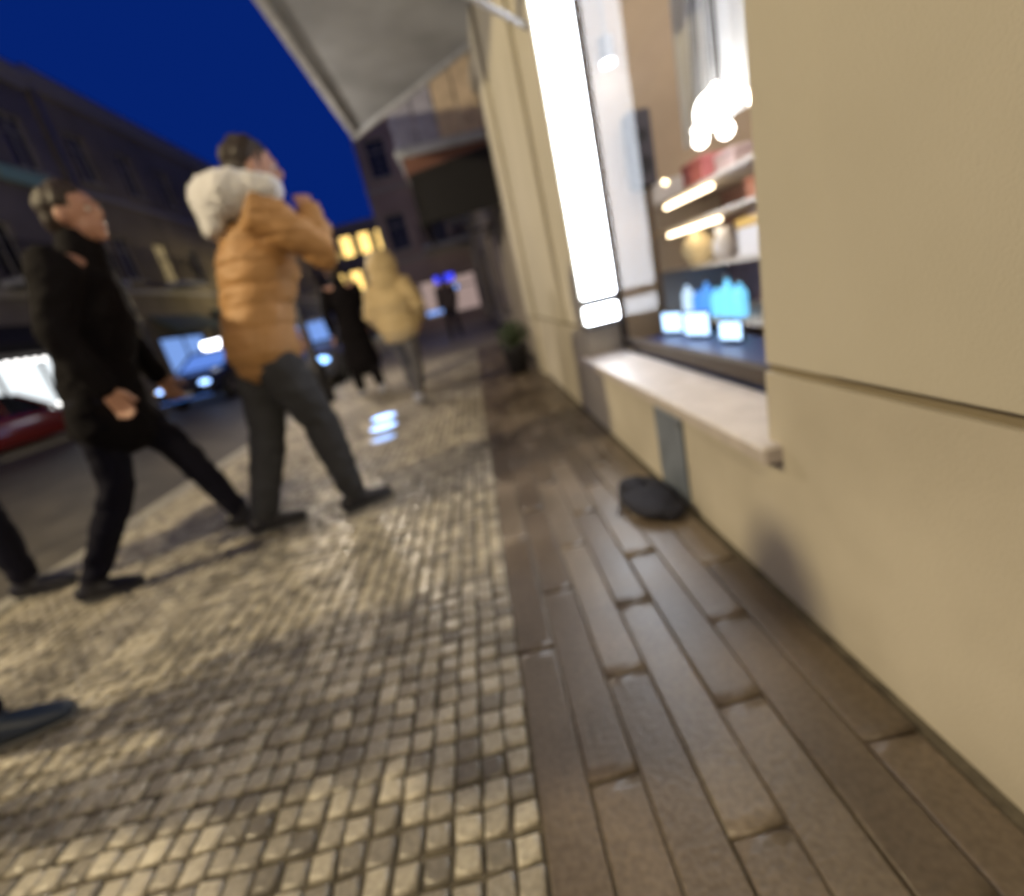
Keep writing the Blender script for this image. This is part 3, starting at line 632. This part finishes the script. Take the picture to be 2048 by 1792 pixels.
# shop ceiling light
l = bpy.data.lights.new('shop_light', 'AREA'); l.energy = 42; l.color = (1, .93, .85); l.shape = 'RECTANGLE'; l.size = 1.8; l.size_y = 2.0
o = bpy.data.objects.new('shop_light', l); COL.objects.link(o); o.location = (2.0, 2.0, 2.6); tag(o, 'flat ceiling light inside the shop', 'light')
# glowing discs standing in for a blue reflection on the pavement
for k, (x, y, rr0, es, lab) in enumerate(((-1.08, 4.55, .12, 5, 'round disc glowing as blue white reflection on paving, farthest of three in a row'),
                                          (-1.00, 4.10, .12, 4, 'round disc glowing as blue white reflection on paving, middle of three in a row'),
                                          (-.92, 3.66, .10, 1.6, 'round disc glowing as blue white reflection on paving, nearest and dimmest of three'))):
    rg = empty('reflection_disc', (x, y, .004), label=lab, cat='reflection disc', group='glowing discs for the blue reflection on the paving')
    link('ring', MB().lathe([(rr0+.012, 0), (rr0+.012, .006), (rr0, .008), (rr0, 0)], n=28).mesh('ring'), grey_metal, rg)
    link('lens', MB().cyl((0, 0, 0), (0, 0, .005), rr0-.002, n=28).mesh('lens'), emis('blue_reflection_glow_%d' % k, (.35, .55, 1), es), rg)

# ------------------------------------------------------------------ people
def bake(mb, name, mt, parent, voxel, smooth=3, disp=None, org=None):
    me = mb.mesh(name); o = bpy.data.objects.new('tmp', me); COL.objects.link(o)
    r = o.modifiers.new('r', 'REMESH'); r.mode = 'VOXEL'; r.voxel_size = voxel
    s = o.modifiers.new('s', 'SMOOTH'); s.iterations = smooth; s.factor = .5
    dg = bpy.context.evaluated_depsgraph_get(); ev = o.evaluated_get(dg)
    nm = bpy.data.meshes.new_from_object(ev, depsgraph=dg); nm.name = name
    bpy.data.objects.remove(o); bpy.data.meshes.remove(me)
    if disp:
        nn = [v.normal.copy() for v in nm.vertices]
        for v, q in zip(nm.vertices, nn): v.co += q*disp(v.co)
    for p in nm.polygons: p.use_smooth = True
    nm.materials.clear()
    nm.transform(Matrix.Translation(-parent.location))
    return link(name, nm, mt, parent)
SKIN = mat('skin', (.42, .23, .17), .5, n_amt=.08, n_scale=20)
HAIR = mat('dark_brown_hair', (.025, .015, .012), .6, n_amt=.4, n_scale=60, stretch=(1, 1, .2))
def person(loc, yaw, H, label, pose, top, legs, shoes, vox=.008, long_coat=0, quilt=0, fur=None, hood=False, hair=HAIR, top_bulk=1.0, leg_w=1.0):
    """loc ground point; yaw = heading (0 = +y, positive to the left); pose dict of overrides in local (side, fwd, up)"""
    f = Vector((-math.sin(yaw), math.cos(yaw), 0)); s = Vector((math.cos(yaw), math.sin(yaw), 0)); u = Vector((0, 0, 1))
    O = Vector(loc)
    k = H/1.75
    J = dict(pelvis=(0, 0, .95), chest=(0, .02, 1.24), neck=(0, .03, 1.45), head=(0, .06, 1.62),
             hipL=(-.09, 0, .92), hipR=(.09, 0, .92), kneeL=(-.10, .18, .52), kneeR=(.10, -.02, .50), ankL=(-.10, .30, .09), ankR=(.10, -.30, .14),
             shL=(-.19, .02, 1.41), shR=(.19, .02, 1.41), elL=(-.25, -.08, 1.14), elR=(.25, .10, 1.13), wrL=(-.25, .02, .90), wrR=(.24, .26, .93), face=(0, 1, 0))
    J.update(pose)
    face = Vector(J.pop('face')); face = (s*face[0]+f*face[1]+u*face[2]).normalized()
    J = {a: O+(s*v[0]+f*v[1]+u*v[2])*k for a, v in J.items()}
    e = empty('person', loc, label=label, cat='person')
    fs = face.cross(u).normalized(); fu = fs.cross(face).normalized()
    RH = Matrix((fs, face, fu)).transposed()
    hd = J['head']
    def hp(x, y, z): return hd + (fs*x+face*y+fu*z)*k
    # body: one continuous surface
    b = MB()
    b.ball(hp(0, -.01, .02), (.076*k, .094*k, .10*k), 20, RH); b.ball(hp(0, .03, -.05), (.055*k, .062*k, .065*k), 16, RH)
    b.ball(hp(0, .092, -.012), (.013*k, .022*k, .026*k), 10, RH); b.ball(hp(0, .075, .03), (.05*k, .02*k, .014*k), 10, RH)
    b.ball(hp(0, .083, -.055), (.026*k, .012*k, .011*k), 10, RH); b.ball(hp(0, .07, -.095), (.02*k, .02*k, .018*k), 10, RH)
    for sx in (-1, 1): b.ball(hp(sx*.078, -.005, -.005), (.012*k, .022*k, .034*k), 10, RH)
    b.loft([J['neck']-u*.03*k, J['neck']+(hd-J['neck'])*.35, hp(0, -.01, -.06)], [.062*k, .054*k, .052*k])
    b.loft([J['pelvis']-u*.04*k, J['pelvis']+(J['chest']-J['pelvis'])*.4, J['chest'], J['chest']+(J['neck']-J['chest'])*.75], [(.15*k, .10*k), (.135*k, .095*k), (.165*k, .11*k), (.12*k, .08*k)], side=s, n=20)
    for q in 'LR':
        b.loft([J['hip'+q], (J['hip'+q]+J['knee'+q])/2, J['knee'+q], J['knee'+q]+(J['ank'+q]-J['knee'+q])*.3, J['ank'+q]], [.085*k, .072*k, .053*k, .055*k, .036*k])
        b.loft([J['neck']+(J['sh'+q]-J['neck'])*.4-u*.03*k, J['sh'+q], (J['sh'+q]+J['el'+q])/2, J['el'+q], J['el'+q]+(J['wr'+q]-J['el'+q])*.3, J['wr'+q]], [.055*k, .055*k, .046*k, .038*k, .038*k, .024*k])
        # hand
        a = (J['wr'+q]-J['el'+q]).normalized(); hs = a.cross(f).normalized() if abs(a.dot(f)) < .95 else s
        ws = a.cross(hs).normalized(); wr = J['wr'+q]; c1 = -hs if q == 'L' else hs
        b.loft([wr, wr+a*.045*k, wr+a*.085*k], [(.026*k, .018*k), (.038*k, .015*k), (.040*k, .013*k)], side=ws)
        for i, (off, ln) in enumerate(((-.030, .066), (-.010, .076), (.010, .072), (.029, .056))):
            p0 = wr+a*.075*k+ws*off*k; p1 = p0+(a*.9+c1*.15)*ln*.45*k; p2 = p1+(a*.75+c1*.6)*ln*.33*k; p3 = p2+(a*.4+c1*.8)*ln*.25*k
            b.loft([p0, p1, p2, p3], [.0095*k, .009*k, .0085*k, .0075*k], n=8)
        p0 = wr+a*.02*k-ws*.022*k; b.loft([p0, p0+(a*.5-ws*.6+c1*.25)*.045*k, p0+(a*1.1-ws*.75+c1*.5)*.06*k], [.013*k, .011*k, .009*k], n=8)
        fwd = f
        b.loft([J['ank'+q]-u*.03*k-fwd*.02*k, J['ank'+q]-u*.05*k+fwd*.12*k], [(.032*k, .03*k), (.036*k, .02*k)], side=s)
    bake(b, 'body', SKIN, e, vox*.8, 2)
    for sx in (-1, 1):
        MB().ball(hp(sx*.031, .078, .008)-e.location, (.0095*k,)*3, 10).build('eye', mat('eye_white', (.6, .58, .55), .2), e, smooth=True)
    # hair
    h = MB(); h.ball(hp(0, -.028, .045), (.088*k, .098*k, .095*k), 24, RH); h.ball(hp(0, -.055, -.01), (.080*k, .065*k, .085*k), 20, RH)
    bake(h, 'hair', hair, e, vox, 2, lambda c: noise.noise(Vector((c.x*90, c.y*90, c.z*22)))*.011+noise.noise(c*18)*.010)
    # top
    t = MB(); B = top_bulk; P_, C_, N_ = J['pelvis'], J['chest'], J['neck']
    hem = P_-u*(.06+long_coat)*k
    pts = [hem, P_+(hem-P_)*.4, P_+(C_-P_)*.45, C_, C_+(N_-C_)*.6, C_+(N_-C_)*.95]
    t.loft(pts, [((.185+long_coat*.12)*B*k, (.14+long_coat*.1)*B*k), (.18*B*k, .135*B*k), (.165*B*k, .125*B*k), (.195*B*k, .145*B*k), (.165*B*k, .115*B*k), (.085*k, .08*k)], side=s, n=24)
    t.loft([N_-u*.05*k, N_+(J['head']-N_)*.34], [(.092*k, .09*k), (.083*k, .082*k)], side=s)
    for q in 'LR':
        t.loft([C_+(J['sh'+q]-C_)*.7, J['sh'+q], (J['sh'+q]+J['el'+q])/2, J['el'+q], (J['el'+q]+J['wr'+q])/2, J['wr'+q]-(J['wr'+q]-J['el'+q])*.06], [.075*B*k, .082*B*k, .070*B*k, .062*B*k, .056*B*k, .048*B*k])
    if hood:
        t.ball(hp(0, -.045, .02), (.185*k, .18*k, .19*k), 24, RH); t.loft([N_-u*.02*k, hp(0, -.05, -.06)], [.19*k, .18*k])
    def dj(c):
        d = noise.noise(c*9)*.010 + noise.noise(Vector((c.x*16, c.y*16, c.z*34)))*.006
        if quilt: d -= .009*max(0, math.cos(2*PI*(c.z+.12*c.x)/quilt))**6
        return d
    bake(t, 'jacket' if long_coat < .2 else 'coat', top, e, vox*1.15, 3, dj)
    # trousers
    g = MB()
    g.loft([P_-u*.08*k, P_+u*.06*k], [(.165*k, .115*k), (.15*k, .11*k)], side=s, n=18)
    for q in 'LR':
        hi, kn, an = J['hip'+q], J['knee'+q], J['ank'+q]
        g.loft([hi-u*.02*k, hi+(kn-hi)*.5, kn, kn+(an-kn)*.4, kn+(an-kn)*.92], [.104*k, .090*leg_w*k, .072*leg_w*k, .070*leg_w*k, .056*leg_w*k])
    bake(g, 'trousers', legs, e, vox*1.15, 3, lambda c: noise.noise(Vector((c.x*14, c.y*14, c.z*22)))*.009)
    for q in 'LR':
        sh = MB(); an = J['ank'+q]; lift = max(0, (an.z-O.z)/k-.085)
        tip = -u*min(.9, lift*3.0); d = (f+tip).normalized() if lift > .02 else f
        nrm = s.cross(d).normalized()
        a0 = an-nrm*.035*k
        sh.loft([a0-d*.055*k, a0+d*.02*k, a0+d*.10*k-nrm*.012*k, a0+d*.165*k-nrm*.020*k], [(.034*k, .044*k), (.040*k, .046*k), (.045*k, .034*k), (.036*k, .024*k)], side=s, n=16)
        sh.loft([an+u*.02*k, an-nrm*.03*k], [.045*k, .046*k], n=14)
        so = bake(sh, 'shoe', shoes, e, vox*.8, 2)
        sl = MB(); c0 = a0-nrm*.042*k
        sl.loft([c0-d*.058*k, c0+d*.03*k, c0+d*.10*k, c0+d*.175*k], [(.036*k, .011*k), (.040*k, .011*k), (.046*k, .011*k), (.034*k, .010*k)], side=s, n=16)
        me = sl.mesh('sole', True); me.transform(Matrix.Translation(-e.location)); link('sole', me, mat('sole_'+shoes.name, tuple(min(.6, c*1.0+.03) for c in shoes.diffuse_color[:3]) if False else (.10, .10, .10), .7), so)
    if fur:
        h = MB(); N2 = J['neck']+u*.03*k+s*.01*k
        h.loft([N2+f*.03*k+s*.22*k+u*.0*k, N2-f*.09*k+s*.14*k+u*.02*k, N2-f*.145*k+u*.03*k, N2-f*.10*k-s*.14*k+u*.02*k, N2+f*.04*k-s*.22*k], [(.055*k, .06*k), (.088*k, .085*k), (.098*k, .09*k), (.088*k, .085*k), (.055*k, .06*k)], side=u, n=22)
        h.loft([N2-f*.15*k+u*.0*k, N2-f*.175*k-u*.07*k], [(.16*k, .075*k), (.12*k, .05*k)], side=s, n=18)
        bake(h, 'fur_hood', fur, e, vox, 2, lambda c: noise.noise(c*120)*.012+noise.noise(c*30)*.008)
    return e
mustard = mat('mustard_puffer', (.42, .225, .085), .6, n_amt=.12, n_scale=5, bump=.2, b_scale=30)
furm = mat('white_fur', (.84, .84, .88), .9, n_amt=.05, n_scale=50, bump=.6, b_scale=200)
gr_tr = mat('slate_trousers', (.032, .034, .042), .9, n_amt=.2, n_scale=10, bump=.2)
navy_tr = mat('dark_navy_trousers', (.008, .008, .018), .9, bump=.2, spec=.2); blk = mat('black_coat', (.006, .005, .007), .9, bump=.2, spec=.15)
shoe_d = mat('dark_shoe', (.012, .012, .02), .5); shoe_w = mat('pale_shoe', (.40, .42, .50), .5); shoe_n = mat('deep_blue_shoe', (.012, .022, .045), .55)
cream_c = mat('cream_puffer', (.52, .40, .22), .65, n_amt=.08, n_scale=5, bump=.2)
# walker in mustard jacket: hips about x -0.88, head about x -0.72; heading to the right and away
person((-1.05, 2.22, 0), math.radians(-58), 1.75, 'walker in a mustard puffer jacket with a white fur hood, hand raised to face',
       dict(pelvis=(0, .10, .92), chest=(0, .20, 1.20), neck=(0, .27, 1.42), head=(0, .33, 1.585), hipL=(-.09, .09, .89), hipR=(.09, .09, .89),
            kneeL=(-.07, .0, .50), kneeR=(.08, .205, .49), ankL=(-.08, -.16, .11), ankR=(.09, .24, .085), shL=(-.20, .22, 1.37), shR=(.20, .25, 1.38),
            elL=(-.30, .12, 1.10), wrL=(-.27, .26, .92), elR=(.29, .42, 1.17), wrR=(.13, .455, 1.38), face=(.25, 1, -.12)),
       mustard, gr_tr, shoe_d, vox=.008, quilt=.085, fur=furm, top_bulk=1.16, leg_w=1.15)
person((-1.68, 2.12, 0), math.radians(-72), 1.66, 'walker in a long black coat and dark trousers striding nearest the left edge',
       dict(pelvis=(0, .06, .90), chest=(0, .16, 1.22), neck=(0, .22, 1.44), head=(0, .27, 1.60), hipL=(-.09, .06, .88), hipR=(.09, .06, .88), kneeL=(-.09, .24, .50), kneeR=(.09, -.02, .47),
            ankL=(-.08, .36, .13), ankR=(.09, -.28, .085), shL=(-.19, .18, 1.40), shR=(.19, .18, 1.40), elL=(-.25, .16, 1.13), wrL=(-.22, .24, .90), elR=(.25, .10, 1.13), wrR=(.22, .16, .90), face=(.35, 1, 0)),
       blk, navy_tr, shoe_d, vox=.009, long_coat=.10, leg_w=.95, top_bulk=1.08)
person((-1.48, 6.1, 0), math.radians(20), 1.68, 'distant walker dressed all in black beside the cream jacket', dict(elR=(.26, .1, 1.14)), blk, blk, shoe_w, vox=.013, long_coat=.42, leg_w=1.1)
person((-.74, 4.85, 0), math.radians(-12), 1.44, 'walker in a bulky cream puffer jacket with the hood up and pale shoes', dict(ankL=(-.10, .22, .09), ankR=(.10, -.22, .13), elL=(-.30, .0, 1.14), elR=(.30, .02, 1.14), wrL=(-.22, .14, .98), wrR=(.22, .14, .98)),
       cream_c, mat('grey_trousers', (.10, .095, .10), .8), shoe_w, vox=.011, quilt=.12, top_bulk=1.42, leg_w=1.0, long_coat=-.04, hood=True)
person((-2.62, 2.22, 0), math.radians(-75), 1.75, 'walker cut off by the left edge, only a dark trouser leg showing', dict(ankR=(.09, .20, .085), kneeR=(.10, .20, .5), ankL=(-.1, -.3, .14), kneeL=(-.1, .02, .48)), blk, navy_tr, shoe_d, vox=.011)
person((-1.66, .98, 0), math.radians(-70), 1.75, 'walker nearest the camera, only a deep blue shoe showing at lower left', dict(ankL=(-.10, .14, .085), kneeL=(-.09, .14, .5), ankR=(.10, -.32, .14), kneeR=(.10, -.02, .5), elL=(-.26, -.1, 1.15), wrL=(-.26, -.05, .9)), blk, navy_tr, shoe_n, vox=.009)
person((-.55, 13.0, 0), math.radians(10), 1.72, 'tiny dark figure far off below the blue signs', {}, mat('dim_coat', (.03, .022, .028), .8), navy_tr, shoe_d, vox=.02)
